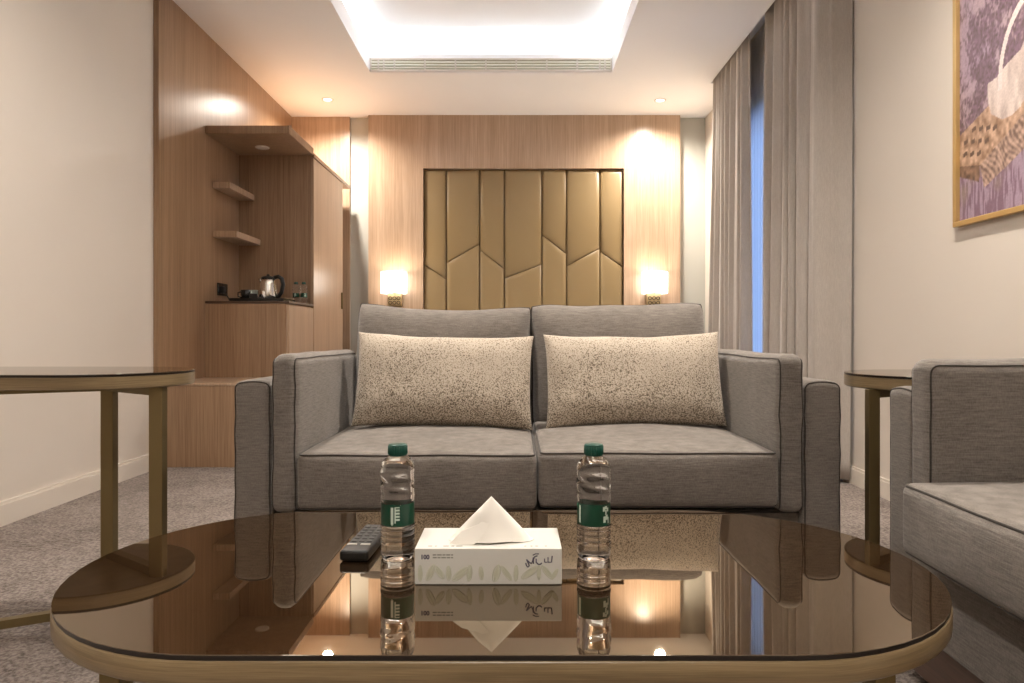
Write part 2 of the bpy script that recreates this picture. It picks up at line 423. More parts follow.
# ---------------------------------------------------------------- headboard
hb = thing('padded_headboard', (0, Y_B, 0), 'gold padded headboard of angled leather panels set in the wooden wall', 'headboard')
MB().box(RX0, RX1, -.03, -.002, RZ0, RZ1).build('backing', M_GROOVE, hb)
def pad(pts):
    """puffy upholstered panel from an (x,z) outline"""
    b = bmesh.new(); d = -.03
    vs = [b.verts.new((x, d, z)) for x, z in pts]; f = b.faces.new(vs); b.normal_update()
    if f.normal.y > 0: f.normal_flip()
    r = bmesh.ops.extrude_face_region(b, geom=[f]); top = [g for g in r['geom'] if isinstance(g, bmesh.types.BMFace)][0]
    for v in top.verts: v.co.y -= .012
    prev = top
    for (th, dy) in ((.007, .007), (.012, .006), (.022, .005)):
        bmesh.ops.inset_region(b, faces=[prev], thickness=th, depth=0, use_even_offset=True)
        for v in prev.verts: v.co.y -= dy
    bmesh.ops.recalc_face_normals(b, faces=b.faces[:])
    return MB().bm(b, True)
cols = [(424.3,445.6,264.4,279),(447.0,479.0,262.6,244),(480.4,503.6,250.4,268.5),(505.0,541.2,278,264.4),(542.6,566,235,253.5),(567.2,599.4,265.6,248.5),(600.8,622.9,252,267)]
g = .003
for (xa, xb, ya, yb) in cols:
    a, b_ = bx(xa), bx(xb)
    MB_top = pad([(a, bz(ya)+g), (b_, bz(yb)+g), (b_, RZ1-.008), (a, RZ1-.008)]); MB_top.build('upper_pad', M_LEATHER, hb)
    pad([(a, RZ0+.01), (b_, RZ0+.01), (b_, bz(yb)-g), (a, bz(ya)-g)]).build('lower_pad', M_LEATHER, hb)

# ---------------------------------------------------------------- bed behind the sofa
bd = thing('bed', (.077, 5.08, 0), 'bed with white linen standing behind the sofa under the gold headboard', 'bed')
MB().rbox(-.90, .90, -1.0, 1.03, .10, .30, .01).build('base', M_SOFA2, bd)
for (x, y) in ((-.8,-.9),(.8,-.9),(-.8,.9),(.8,.9)): MB().box(x-.03, x+.03, y-.03, y+.03, 0, .10).build('leg', M_DARKWOOD, bd)
m = MB(); soft_box(m, (0, .015, .435), (1.80, 2.03, .27), .05, None, (10,10,3)); m.build('mattress', M_LINEN, bd)
for x in (-.45, .45):
    m = MB(); soft_box(m, (x, .78, .595), (.70, .42, .05), .024, None, (8,6,2)); tag(m.build('bed_pillow', M_LINEN), None)
    o = bpy.data.objects[[q.name for q in bpy.data.objects if q.name.startswith('bed_pillow')][-1]]; o.parent = bd
# ---------------------------------------------------------------- wall sconces
def sconce(x, label):
    t = thing('wall_sconce', (x, YP, 1.09), label, 'lamp', 'bedside wall lamps')
    MB().rbox(-.062, .062, -.10, -.012, -.075, .045, .004).build('glass_block', M_BRONZE, t)
    MB().box(-.05, .05, -.012, 0, -.09, .06).build('wall_plate', M_BRONZE, t)
    m = MB()
    for k in range(3):
        for j in range(2):
            a = [( -.036+k*.036+.014*math.cos(q*PI/6), -.102, -.045+j*.04+.014*math.sin(q*PI/6)) for q in range(12)]
            m.tube(a, .0035, 6, True)
    m.build('cut_pattern', plain('dark_bronze', (.05,.035,.02), .3, .8), t)
    n = 32; prof = [(.113,.035),(.113,.222),(.109,.222),(.109,.035),(.113,.035)]
    MB().lathe(prof, n, (0,-.13,0), cap=False).build('lamp_shade', M_SHADE, t)
    d = bpy.data.lights.new('sconce_bulb', 'POINT'); d.energy = SCONCE_W; d.shadow_soft_size = .045; d.color = (1,.82,.62)
    o = bpy.data.objects.new('sconce_bulb', d); COL.objects.link(o); o.location = (0,-.13,.17); o.parent = t
    for q in (.055, ):
        MB().lathe([(.004,-.0),(.018,.0),(.020,.05),(.03,.09),(.022,.12),(.003,.13)], 16, (0,-.13,.045)).build('bulb', M_SHADE, t)
    MB().tube([(0,-.05,.03),(0,-.13,.04),(0,-.13,.06)], .006).build('arm', M_BRONZE, t)
    return t
sconce(-121*.0088, 'lit wall lamp left of the gold headboard'); sconce(139.5*.0088, 'lit wall lamp right of the gold headboard')

# ---------------------------------------------------------------- joinery on the left
XJ = -1.473; YC = 4.45; YW = 4.995; YE = 6.08
wr = thing('wardrobe', (0,0,0), 'tall wooden wardrobe beyond the kettle corner against the left wall', 'wardrobe')
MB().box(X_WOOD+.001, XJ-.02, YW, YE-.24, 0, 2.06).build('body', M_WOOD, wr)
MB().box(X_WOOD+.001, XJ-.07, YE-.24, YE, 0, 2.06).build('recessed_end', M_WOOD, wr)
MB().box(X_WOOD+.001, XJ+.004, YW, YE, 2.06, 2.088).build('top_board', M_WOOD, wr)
dr = MB().rbox(XJ-.019, XJ, YW+.003, YE-.245, .06, 2.055, .0015, 1).build('door', M_WOODB, wr)
MB().rbox(XJ, XJ+.014, YE-.30, YE-.285, .98, 1.12, .003).build('handle', M_BRASS, dr)
mc = thing('minibar_cabinet', (0,0,0), 'wooden counter cabinet carrying the kettle and cups', 'cabinet')
MB().box(X_WOOD+.001, XJ-.018, YC+.0, YW-.001, 0, .965).build('body', M_WOOD, mc)
MB().box(XJ-.017, XJ, YC+.004, YW-.006, .05, .955).build('door', M_WOODB, mc)
MB().rbox(X_WOOD+.001, XJ+.001, YC-.004, YW-.001, .966, .982, .002).build('countertop', plain('dark_counter', (.07,.04,.025), .3), mc)
lb = thing('low_bench_cabinet', (0,0,0), 'low wooden bench in front of the counter cabinet by the left wall', 'cabinet')
MB().rbox(X_WOOD+.001, XJ, 3.92, YC-.006, .0, .468, .002).build('body', M_WOOD, lb)
MB().rbox(X_WOOD+.001, XJ+.003, 3.917, YC-.006, .469, .484, .002).build('top', M_WOODB, lb)
cn = thing('light_canopy', (0,0,0), 'thick wooden overhead board with a spotlight above the kettle counter', 'shelf')
MB().rbox(X_WOOD+.001, XJ, YC, YW-.001, 2.074, 2.126, .002).build('board', M_WOOD, cn)
downlight(-1.77, 4.78, 2.0735, 'small unlit spotlight set in the underside of the wooden canopy', None, 0, False)
for (z, w, lab) in ((1.742, .115, 'upper small wooden ledge shelf above the kettle counter'), (1.415, .16, 'lower small wooden ledge shelf above the kettle counter')):
    o = MB().rbox(X_WOOD+.001, X_WOOD+w, 4.56, YW-.001, z, z+.042, .002).build('wall_shelf', M_WOODB, None); tag(o, lab, 'shelf', 'wooden ledge shelves')

# ---------------------------------------------------------------- minibar things
ZC = .982
tr = thing('serving_tray', (-1.71, 4.66, ZC), 'black serving tray under the kettle and cups on the counter', 'tray')
MB().rbox(-.19, .17, -.12, .12, .0, .010, .004).build('base', M_BLACKG, tr)
m = MB(); m.box(-.19,.17,-.12,-.112,.010,.024); m.box(-.19,.17,.112,.12,.010,.024); m.box(-.19,-.182,-.112,.112,.010,.024); m.box(.162,.17,-.112,.112,.010,.024); m.build('rim', M_BLACKG, tr)
kt = thing('electric_kettle', (-1.685, 4.66, ZC+.011), 'steel electric kettle with black handle on the counter tray', 'kettle')
MB().lathe([(.058,0),(.064,.003),(.064,.014),(.055,.018)], 32).build('power_base', M_BLACK, kt)
MB().lathe([(.058,.019),(.060,.022),(.058,.06),(.050,.12),(.044,.150)], 32).build('body', M_STEEL, kt)
MB().lathe([(.046,.150),(.046,.158),(.036,.166),(.012,.170),(.010,.18),(.002,.182)], 32).build('lid', M_BLACK, kt)
MB().tube([(.040,0,.158),(.070,0,.166),(.094,0,.150),(.102,0,.11),(.092,0,.06),(.072,0,.032),(.052,0,.028)], .011, 10, flat=1.3).build('handle', M_BLACK, kt)
m = MB(); m.add([(-.043,-.015,.15),(-.043,.015,.15),(-.068,0,.152),(-.048,-.012,.118),(-.048,.012,.118)], [(0,1,2),(0,2,3),(1,4,2),(2,4,3),(0,3,4,1)], True); m.build('spout', M_STEEL, kt)
cp = thing('black_cup', (-1.81, 4.60, ZC+.011), 'black coffee cup at the left of the tray', 'cup', 'black cups on the tray')
MB().lathe([(.020,0),(.024,.003),(.034,.03),(.037,.07),(.034,.07),(.030,.03),(.018,.006)], 24).build('cup_body', M_BLACKG, cp)
MB().tube([(-.036,0,.058),(-.056,0,.052),(-.056,0,.028),(-.031,0,.018)], .0045, 8).build('handle', M_BLACKG, cp)
dup(cp, (-1.80, 4.70, ZC+.011), 'black coffee cup standing between the left cup and the kettle', 2.2)
gh = thing('sachet_holder', (-1.755, 4.595, ZC+.011), 'small black sachet caddy in front of the kettle tray cups', 'holder')
MB().rbox(-.028,.024,-.02,.03,0,.045,.003).build('box', M_BLACK, gh)
m = MB()
for k in range(4): m.box(-.022+k*.011, -.015+k*.011, -.012, .02, .046, .07)
m.build('sachets', plain('sachet_paper', (.35,.40,.36), .5), gh)
jr = thing('drinking_glass', (-1.705,4.585,ZC+.011), 'upturned clear glass beside the kettle', 'glass')
MB().lathe([(.028,0),(.0255,.0),(.022,.06),(.024,.062),(.028,.0)], 20, cap=False).build('glass_body', M_PANE, jr)
sk = thing('wall_socket', (X_WOOD, 4.70, 1.075), 'black double wall socket left of the counter with a cable', 'socket')
MB().rbox(0,.008,-.075,.0,-.045,.04,.002).build('left_plate', M_BLACKG, sk); MB().rbox(0,.008,.006,.081,-.045,.04,.002).build('right_plate', M_BLACKG, sk)
MB().rbox(.008,.04,-.06,-.02,-.03,.015,.004).build('plug', M_BLACK, sk)
cb = MB().tube([(X_WOOD+.035,4.66,1.06),(X_WOOD+.06,4.66,1.02),(X_WOOD+.07,4.67,.992),(X_WOOD+.12,4.70,.988),(X_WOOD+.16,4.66,.988),(X_WOOD+.145,4.62,.988)], .0045, 8).build('power_cable', M_BLACK)
tag(cb, 'black cable running from the wall socket to the kettle tray', 'cable')

# ---------------------------------------------------------------- water bottles
def m_label():
    m, nt, b = new_mat('green_bottle_label')
    b.inputs['Base Color'].default_value = (.0,.048,.024,1); b.inputs['Roughness'].default_value = .35
    return m
M_LABEL = m_label(); M_PALE = plain('pale_label_print', (.55,.66,.58), .4)
def bottle(loc, label, marks, rz=0, group='small water bottles'):
    t = thing('water_bottle', loc, label, 'bottle', group, rz)
    R = .0275; prof = [(.004,.004),(.017,.0015),(.0235,.0),(.0265,.004),(.0272,.010)]
    z = .014
    while z < .054:                         # ribbed lower body
        prof += [(R,z),(R,z+.004),(R-.0016,z+.0065)]; z += .009
    prof += [(.0262,.056),(.0262,.091),(.0272,.094),(R,.097)]
    prof += [(R, .100+k*.003) for k in range(16)]
    prof += [(.0266,.150),(.0245,.156),(.0195,.161),(.0145,.1645),(.0125,.166),(.0125,.170)]
    m = MB(); m.lathe(prof, 40)
    for i, (x, y, zz) in enumerate(m.v):    # slanted swirl pressed into the shoulder
        if .098 < zz < .148:
            a = math.atan2(y, x); k = 1+.040*math.sin(3*a+zz*300)*math.sin((zz-.098)/.05*PI)
            m.v[i] = (x*k, y*k, zz)
    m.build('bottle_body', M_PET, t)
    m = MB(); m.lathe([(.0268,.0565),(.0268,.0905)], 40, cap=False)
    lb_ = m.build('bottle_label', M_LABEL, t)
    def patch(a0, a1, z0, z1):
        q = MB(); n = 6; r = .02705
        vs = []
        for i in range(n+1):
            a = math.radians(a0+(a1-a0)*i/n)
            vs += [(r*math.sin(a), -r*math.cos(a), z0), (r*math.sin(a), -r*math.cos(a), z1)]
        q.add(vs, [(2*i, 2*i+2, 2*i+3, 2*i+1) for i in range(n)], True); return q
    for (a0, a1, z0, z1) in marks: patch(a0, a1, z0, z1).build('label_mark', M_PALE, lb_)
    m = MB(); prof = [(.0145,.1655),(.0152,.167),(.0152,.182),(.0142,.1835),(.001,.184)]
    m.lathe(prof, 36)
    c_ = m.build('bottle_cap', M_GREEN, t)
    m = MB()
    for k in range(36):
        a = 2*PI*k/36; m.tube([(.0153*math.cos(a),.0153*math.sin(a),.168),(.0153*math.cos(a),.0153*math.sin(a),.181)], .0005, 4)
    m.build('cap_ridges', M_GREEN, c_)
    return t
K = 1.033; ZT = .76-.36*K
def near(x, y): return (x*K, y*K, ZT)
marks_a = [(-14,-5,.060,.087),(-1,16,.066,.069),(-1,16,.071,.074),(-1,16,.076,.079),(-1,16,.081,.084),(-1,16,.086,.0875),(-1,3,.062,.087),(-11,-8,.058,.062)]
marks_b = [(-66,-56,.060,.088),(26,34,.080,.087),(34,44,.083,.088),(44,52,.079,.085),(28,38,.062,.072),(38,48,.066,.074),(48,54,.060,.070),(36,42,.074,.082)]
ba = bottle(near(-.19, 1.106), 'water bottle with green cap at the left of the tissue box', marks_a)
bb = bottle(near(.1275, 1.106), 'water bottle with green cap at the right of the tissue box', marks_b)
ba.scale = bb.scale = (K, K, K)
for q in (bottle((-1.565, 4.88, ZC), 'left of two water bottles on the kettle counter', marks_a), bottle((-1.51, 4.88, ZC), 'right of two water bottles on the kettle counter', marks_b)):
    q.scale = (.85, .85, .85)

# ---------------------------------------------------------------- tables
def stadium(cx, cy, r, L, n=28):
    pts = []
    for i in range(n+1):
        a = -PI/2+PI*i/n; pts.append((cx+L+r*math.cos(a), cy+r*math.sin(a)))
    for i in range(n+1):
        a = PI/2+PI*i/n; pts.append((cx-L+r*math.cos(a), cy+r*math.sin(a)))
    return pts
def shell(outlines):
    """closed solid through (outline, z) rings with equal point counts"""
    m = MB(); n = len(outlines[0][0]); vs = []
    for pts, z in outlines: vs += [(x,y,z) for x,y in pts]
    fs = [tuple(range(n-1,-1,-1))]
    k = len(outlines)
    m.add(vs, fs+[tuple(range((k-1)*n, k*n))], False)
    for i in range(k-1):
        for j in range(n):
            j2 = (j+1) % n; m.f.append((i*n+j, i*n+j2, (i+1)*n+j2, (i+1)*n+j)); m.s.append(True)
    return m
ct = thing('coffee_table', (-.018*K, 1.086*K, 0), 'oval coffee table with dark bronze glass top and wooden rim', 'table')
r, L, z0 = .318*K, .336*K, ZT
shell([(stadium(0,0,r-.006,L), z0-.040), (stadium(0,0,r-.002,L), z0-.038), (stadium(0,0,r+.001,L), z0-.034), (stadium(0,0,r+.001,L), z0-.010), (stadium(0,0,r-.001,L), z0-.0075)]).build('wooden_rim', M_EDGE, ct, sharp=.9)
shell([(stadium(0,0,r-.001,L), z0-.0073), (stadium(0,0,r,L), z0-.0012)]).build('glass_edge', M_EDGEB, ct, sharp=.5)
shell([(stadium(0,0,r,L), z0-.0011), (stadium(0,0,r,L), z0-.0004), (stadium(0,0,r-.0006,L), z0)]).build('glass_top', M_TOP, ct, sharp=.5)
for (lx, ly) in ((-.525,-.19),(.515,-.19),(.515,.19),(-.525,.19)):
    MB().rbox(lx-.014, lx+.014, ly-.018, ly+.018, .0, z0-.040, .0015).build('leg', M_BRASS, ct)
for ly in (-.19, .19): MB().rbox(-.511, .501, ly-.014, ly+.014, z0-.069, z0-.041, .002).build('stretcher', M_BRASS, ct)
for lx in (-.525, .515): MB().rbox(lx-.0135, lx+.0135, -.171, .171, .0, .024, .002).build('floor_rail', M_BRASS, ct)

def side_table(loc, sgn, label):
    t = thing('side_table', loc, label, 'table', 'matching tall side tables')
    r, L, z0 = .21, .33, (.667 if sgn > 0 else .656)
    shell([(stadium(0,0,r-.004,L), z0-.038), (stadium(0,0,r,L), z0-.035), (stadium(0,0,r,L), z0-.007)]).build('wooden_rim', M_EDGE, t, sharp=.9)
    shell([(stadium(0,0,r-.001,L), z0-.0068), (stadium(0,0,r,L), z0-.0012)]).build('glass_edge', M_EDGEB, t, sharp=.5)
    shell([(stadium(0,0,r,L), z0-.0011), (stadium(0,0,r-.0005,L), z0)]).build('glass_top', M_TOP, t, sharp=.5)
    A = (sgn*(L+(.168 if sgn > 0 else .19)), -.065); B = (sgn*(L-.045), .085); C = (-sgn*(L-.13), -.175); D = (-sgn*(L+.10), .10)
    w = .017 if sgn > 0 else .0145
    for (x, y) in (A, B, C, D): MB().rbox(x-w, x+w, y-w*.8, y+w*.8, 0, z0-.0385, .0015).build('leg', M_BRASS, t)
    def rail(p, q, z, nm):
        p, q = Vector((*p, 0)), Vector((*q, 0)); d = (q-p).normalized(); nrm = Vector((-d.y, d.x, 0))*.012
        a, b_ = p+d*.0, q-d*.0
        pts = [(a+nrm), (b_+nrm), (b_-nrm), (a-nrm)]
        MB().prism([(v.x, v.y) for v in pts][::-1], z, z+.022).build(nm, M_BRASS, t)
    rail(A, B, .0, 'floor_rail'); rail(B, C, .0, 'floor_rail'); rail(C, D, 0, 'floor_rail')
    rail(A, B, z0-.0605, 'top_rail'); rail(B, C, z0-.0605, 'top_rail'); rail(C, D, z0-.0605, 'top_rail')
    return t
side_table((-1.405, 1.80, 0), 1, 'tall oval side table left of the grey sofa')
side_table((1.127+.33, 1.855, 0), -1, 'tall oval side table between sofa and armchair on the right')

# ---------------------------------------------------------------- remote control
rc = thing('remote_control', near(-.2555, 1.080), 'black television remote lying left of the bottle on the coffee table', 'remote', None, math.radians(-3))
MB().rbox(-.0235, .0235, 0, .155, 0.001, .0185, .005, 3).build('case', M_BLACK, rc)
m = MB(); m.rbox(-.020, -.004, .030, .036, .0180, .0198, .0006, 1); m.build('pale_button', M_LBTN, rc)
m = MB(); m.rbox(.002, .018, .030, .036, .0180, .0198, .0006, 1); m.build('pale_button', M_LBTN, rc)
for j in range(6):
    for i in range(3):
        MB().rbox(-.017+i*.0125, -.008+i*.0125, .046+j*.0165, .0555+j*.0165, .0180, .0202, .001, 1).build('button', M_BUTTON, rc)

# ---------------------------------------------------------------- tissue box
BXW, BXD, BXH = .212, .106, .0525
tb = thing('tissue_box', near(-.0385, .983), 'white tissue box with leaf print and a tissue standing up', 'tissue box')
MB().rbox(-BXW/2, BXW/2, 0, BXD, .0005, BXH, .0012).build('carton', M_WHITE, tb)
MB().prism([(.064*math.cos(a*PI/12)+.004, BXD*.42+.014*math.sin(a*PI/12)) for a in range(24)], BXH, BXH+.0004).build('slot', plain('slot_film', (.6,.58,.52), .3), tb)
m = MB()
n, k = 64, 22; vs = []
for j in range(k+1):
    v = j/k
    for i in range(n):
        a = 2*PI*i/n
        fold = 1+.10*math.sin(3*a+1)*(1-v)+.05*math.sin(7*a)*(1-v)
        x = .064*math.cos(a)*(1-v)**1.02*(1+.05*v)+.002; y = (.026*math.sin(a)*fold)*(1-v*.97)
        if math.sin(a) < 0 and x < .02: y -= .006*math.sin(min(1, (1-v)*1.5)*PI)*max(0, 1-abs(x+.018)/.03)
        x += .001*v
        z = BXH+.001+.064*(v-.0*math.cos(a)) 
        z -= .002*(1-v)*math.cos(2*a)
        vs.append((x, BXD*.42+y, max(z, BXH+.0008)))
fs = [(j*n+i, j*n+(i+1)%n, (j+1)*n+(i+1)%n, (j+1)*n+i) for j in range(k) for i in range(n)]
m.add(vs, fs, True)
ts = m.build('tissue', M_TISSUE, tb)
# folded front layer of the tissue
m = MB(); A = [(-.058,.001),(-.040,.018),(-.016,.026),(.004,.040),(-.003,.020),(-.012,.008),(-.022,.0)]
nn = len(A); yb_ = BXD*.42
m.add([(x, yb_-.030+.45*z, BXH+z+.001) for x, z in A]+[(x, yb_-.0285+.45*z, BXH+z+.001) for x, z in A], [tuple(range(nn)), tuple(range(2*nn-1, nn-1, -1))]+[(i, (i+1)%nn, nn+(i+1)%nn, nn+i) for i in range(nn)], False)
m.build('folded_flap', M_TISSUE, ts)
tb.scale = rc.scale = (K, K, K)
# printed leaves
m = MB()
def leaf(cx, cz, L_, w, ang):
    pts = []
    for i in range(9): t_ = i/8; pts.append((L_*(t_-.5), w*math.sin(PI*t_)))
    for i in range(7, 0, -1): t_ = i/8; pts.append((L_*(t_-.5), -w*math.sin(PI*t_)))
    ca, sa = math.cos(ang), math.sin(ang)
    m.add([(cx+x*ca-z*sa, -.0003, cz+x*sa+z*ca) for x, z in pts], [tuple(range(len(pts)))])
def ring_leaf(cx, cz, L_, w, ang):
    ca, sa = math.cos(ang), math.sin(ang); pts = []
    for i in range(14):
        t_ = 2*PI*i/14; x, z = L_/2*math.cos(t_), w*math.sin(t_); pts.append((cx+x*ca-z*sa, -.0003, cz+x*sa+z*ca))
    m.tube(pts, .0006, 4, True); m.tube([(cx-L_/2*ca, -.0003, cz-L_/2*sa), (cx+L_/2*ca, -.0003, cz+L_/2*sa)], .0004, 4)
for (cx, cz, L_, w, an) in ((-.098,.017,.022,.003,90),(-.083,.018,.024,.0045,65),(-.070,.018,.020,.004,125),(-.057,.017,.020,.0035,92),(-.040,.016,.028,.005,40),(-.027,.017,.022,.0035,85),(-.010,.017,.018,.003,95),
        (.012,.017,.024,.005,75),(.026,.017,.024,.0035,125),(.040,.017,.022,.003,88),(.060,.018,.028,.0045,35),(.073,.018,.020,.0025,90),(.085,.018,.024,.0035,130),(.096,.016,.016,.0025,60)):
    leaf(cx, cz, L_, w*.8, math.radians(an)); ring_leaf(cx, cz, L_*1.05, w, math.radians(an))
m.build('leaf_print', M_LEAF, tb)
# brand mark in cursive strokes and the count in figures
m = MB()
def stroke(pts, r_=.0009, ox=0, oz=0): m.tube([(ox+x*.001, -.0002, oz+z*.001) for x, z in pts], r_, 5, flat=1)
ox, oz = .053, .026
stroke([(1,6),(2,2),(4,0),(6,2),(5,5),(3,9),(2,11)], .0010, ox, oz)
stroke([(2,11),(5,8),(9,5),(11,9),(12,14)], .0010, ox, oz)
stroke([(12,5),(12,11),(14,15),(18,16)], .0010, ox, oz); stroke([(11,17),(15,19),(20,19)], .0008, ox, oz)
stroke([(16,12),(16,7),(19,4),(22,4),(24,6)], .0010, ox, oz)
stroke([(28,7),(28,12)], .0009, ox, oz); stroke([(28,7),(33,7),(33,14)], .0009, ox, oz); stroke([(33,7),(38,7),(39,16)], .0010, ox, oz)
for q in ((-66,-30),):
    pass
m.build('brand_mark', M_INK, tb)
def text(s, size, x, y, z, rot, mat, name, parent, bold=0.0, sx=1):
    c = bpy.data.curves.new(name, 'FONT'); c.body = s; c.size = size; c.offset = bold; c.extrude = .0001
    o = bpy.data.objects.new(name, c); COL.objects.link(o)
    dg = bpy.context.evaluated_depsgraph_get(); me = bpy.data.meshes.new_from_object(o.evaluated_get(dg)); bpy.data.objects.remove(o)
    me.materials.clear(); me.materials.append(mat)
    o = bpy.data.objects.new(name, me); COL.objects.link(o); o.parent = parent; o.location = (x,y,z); o.rotation_euler = rot; o.scale = (sx,1,1)
    return o
text('100', .0085, -.0975, -.0003, .0375, (PI/2,0,0), M_INK, 'count_print', tb, .0005)
m = MB()
for row, ws in ((.0425, (5,7,4,6,3)), (.0385, (6,4,7,5,3))):
    x = -.080
    for w in ws: m.box(x, x+w*.001, -.0003, -.0001, row, row+.0018); x += w*.001+.0011
m.build('small_print', M_GREY, tb)
for (x, w) in ((-.088,.006),(-.078,.003),(-.066,.008),(-.054,.004),(-.047,.009),(.052,.003),(.061,.003),(.068,.004),(.082,.003)): MB().box(x, x+w, .010, .013, BXH, BXH+.0002).build('top_print', M_GREY, tb)

# ---------------------------------------------------------------- sofa and armchair
def seat_deform(seed, crown=.022, front=.012):
    def d(p, H):
        x, y, z = p.x/H[0], p.y/H[1], p.z/H[2]
        q = p.copy()
        wr = noise.noise(Vector((p.x*7+seed, p.y*7, p.z*9)))*.0035
        if z > -.2: q.z += crown*(1-x*x)*(1-y*y)*max(0, z)+wr*.8*max(0,z)
        q.y -= front*(1-x*x)*(1-z*z)*(1 if y < 0 else 0)*abs(y)
        q.x += .005*(1-y*y)*(1-z*z)*x
        return q
    return d
def arm_deform(seed):
    def d(p, H):
        x, y, z = p.x/H[0], p.y/H[1], p.z/H[2]; q = p.copy()
        q.x += (.008*(1-y*y)*(1-z*z)+.0045*noise.noise(Vector((seed, p.y*5, p.z*22))))*x
        q.z += (.004*noise.noise(Vector((p.y*5, seed, 3)))+.009*(1-x*x))*max(0, z)
        return q
    return d
def pillow_surface(w, h, t, seed=0, dip=.02, ear=.016, flat=4.0, wr=.006, waist=.03):
    """P(u, v, side) for a knife-edge cushion standing in xz, thickness along y"""
    def P(u, v, s):
        cu = abs(u)**5*abs(v)**5
        x = w/2*(u*(1-waist*(1-v*v)) + ear/w*2*cu*(1 if u > 0 else -1))
        z = h/2*(v*(1-.0*(1-u*u))) + ear*cu*(1 if v > 0 else -1) - dip*(1-u*u)*(1 if v > 0 else -.35)*abs(v)**3
        e = max(0, (1-abs(u)**flat)*(1-abs(v)**flat))**.5
        y = s*t/2*e
        k = (1-e)*.7+.3
        y += s*wr*e*k*(noise.noise(Vector((x*9+seed, z*9, s)))+.6*noise.noise(Vector((x*24*(.3+abs(u)), z*24, seed+s))))
        if v > .8: z += .004*noise.noise(Vector((x*8, seed, 1)))*(v-.8)*5
        return Vector((x, y, z))
    return P
def pillow_mesh(P, n):
    m = MB(); nu, nv = n; vs = []; idx = {}
    def cs(i, k): t = i/k*2-1; return math.sin(t*PI/2)
    fs = []
    for s in (-1, 1):
        for i in range(nu+1):
            for j in range(nv+1):
                edge = i in (0, nu) or j in (0, nv)
                key = (i, j, 0 if edge else s)
                if key not in idx: idx[key] = len(vs); vs.append(P(cs(i,nu), cs(j,nv), s))
    for s in (-1, 1):
        for i in range(nu):
            for j in range(nv):
                q = []
                for (a, b_) in ((i,j),(i+1,j),(i+1,j+1),(i,j+1)):
                    edge = a in (0, nu) or b_ in (0, nv); q.append(idx[(a, b_, 0 if edge else s)])
                if s > 0: q.reverse()
                fs.append(q)
    m.add(vs, fs, True); return m
def pillow_edge(P, k=26):
    out = []
    cs = lambda t: math.sin((t*2-1)*PI/2)
    for i in range(k): out.append(P(cs(i/k), -1, 1))
    for i in range(k): out.append(P(1, cs(i/k), 1))
    for i in range(k): out.append(P(-cs(i/k), 1, 1))
    for i in range(k): out.append(P(-1, -cs(i/k), 1))
    return out

def seater(t, hw, ncush, fwd=0.0, wo=.098, wi=.070):
    """upholstered seat facing local -y; hw = half width over the outer arms"""
    yb = .86
    ia = hw-wo; ii = ia-wi                 # inner face of outer arm, inner face of arm cushion
    MB().rbox(-ia, ia, .03-fwd*.9, yb-.01, .135, .305, .006).build('seat_base', M_SOFA2, t)
    m = MB(); m.tube([(-ia+.002,.028-fwd*.9,.302),(ia-.002,.028-fwd*.9,.302)], .003, 6); m.build('rail_piping', M_PIPE, t)
    MB().rbox(-hw+.03, hw-.03, .045-fwd*.8, yb-.03, .03, .134, .004).build('wooden_plinth', M_DARKWOOD, t)
    for sx in (-1, 1):
        for y in (.10, yb-.10): MB().box(sx*(hw-.09)-.03, sx*(hw-.09)+.03, y-.03, y+.03, 0, .03).build('foot', M_DARKWOOD, t)
    for s in (-1, 1):
        m = MB(); c = (s*(ia+wo/2), yb/2, .389); size = (wo-.001, yb, .494)
        dfm = arm_deform(s*3.1+hw); soft_box(m, c, size, .016, dfm, (3,20,12)); am = m.build('outer_arm', M_SOFA2, t)
        m = MB(); m.tube(edge_path(size, .016, 1, -1, dfm, c), .0022, 6, True); m.build('piping', M_PIPE, am)
        m = MB(); c = (s*(ia-wi/2-.0005), .318, .505); size = (wi-.001, .665, .394)
        dfm = arm_deform(s*5.7+hw); soft_box(m, c, size, .024, dfm, (3,20,14)); am = m.build('inner_arm', M_SOFA2, t)
        for side in (-1, 1):
            m = MB(); m.tube(edge_path(size, .024, 0, side, dfm, c), .0022, 6, True); m.build('piping', M_PIPE, am)
    MB().rbox(-ia+.03, ia-.03, .735, yb, .306, .690, .02, 3).build('back_frame', M_SOFA2, t)
    cw = 2*ii/ncush
    for k in range(ncush):
        cx = -ii+cw*(k+.5)
        m = MB(); c = (cx, .285-fwd/2, .391+(.006 if k == 1 else 0)); size = (cw-.004, .63+fwd, .144); dfm = seat_deform(k*4.3+hw)
        soft_box(m, c, size, .020, dfm, (20,16,5)); sc_ = m.build('seat_cushion', M_SOFA, t)
        for side in (1, -1):
            m = MB(); m.tube(edge_path(size, .020, 2, side, dfm, c), .0028, 6, True); m.build('piping', M_PIPE, sc_)
        P = pillow_surface(cw+.012, .45, .235, seed=k*7.7+hw, dip=(.030 if k == 0 else .012), ear=-.012, flat=5, wr=.012)
        pm = pillow_mesh(P, (34, 26)); xf = Matrix.Translation((cx+(-.004 if k == 0 and ncush > 1 else .002), .650, .651)) @ Matrix.Rotation(math.radians(-9), 4, 'X') @ Matrix.Rotation(math.radians((1.2,-1.0)[k % 2]), 4, 'Y')
        bc = pm.build('back_cushion', M_SOFA, t, xf)
        m = MB(); m.tube(pillow_edge(P), .0040, 6, True); m.build('piping', M_PIPE, bc, xf)
    return t
sf = thing('two_seat_sofa', (.057, 1.735, 0), 'grey two-seat sofa facing the coffee table', 'sofa')
seater(sf, .775, 2)
# armchair at the right, facing left
ac = thing('armchair', (.848, 1.125, 0), 'grey armchair at the right edge, turned towards the table', 'armchair', None, -PI/2+math.radians(-1.5))
seater(ac, .45, 1, .045, .11, .08)

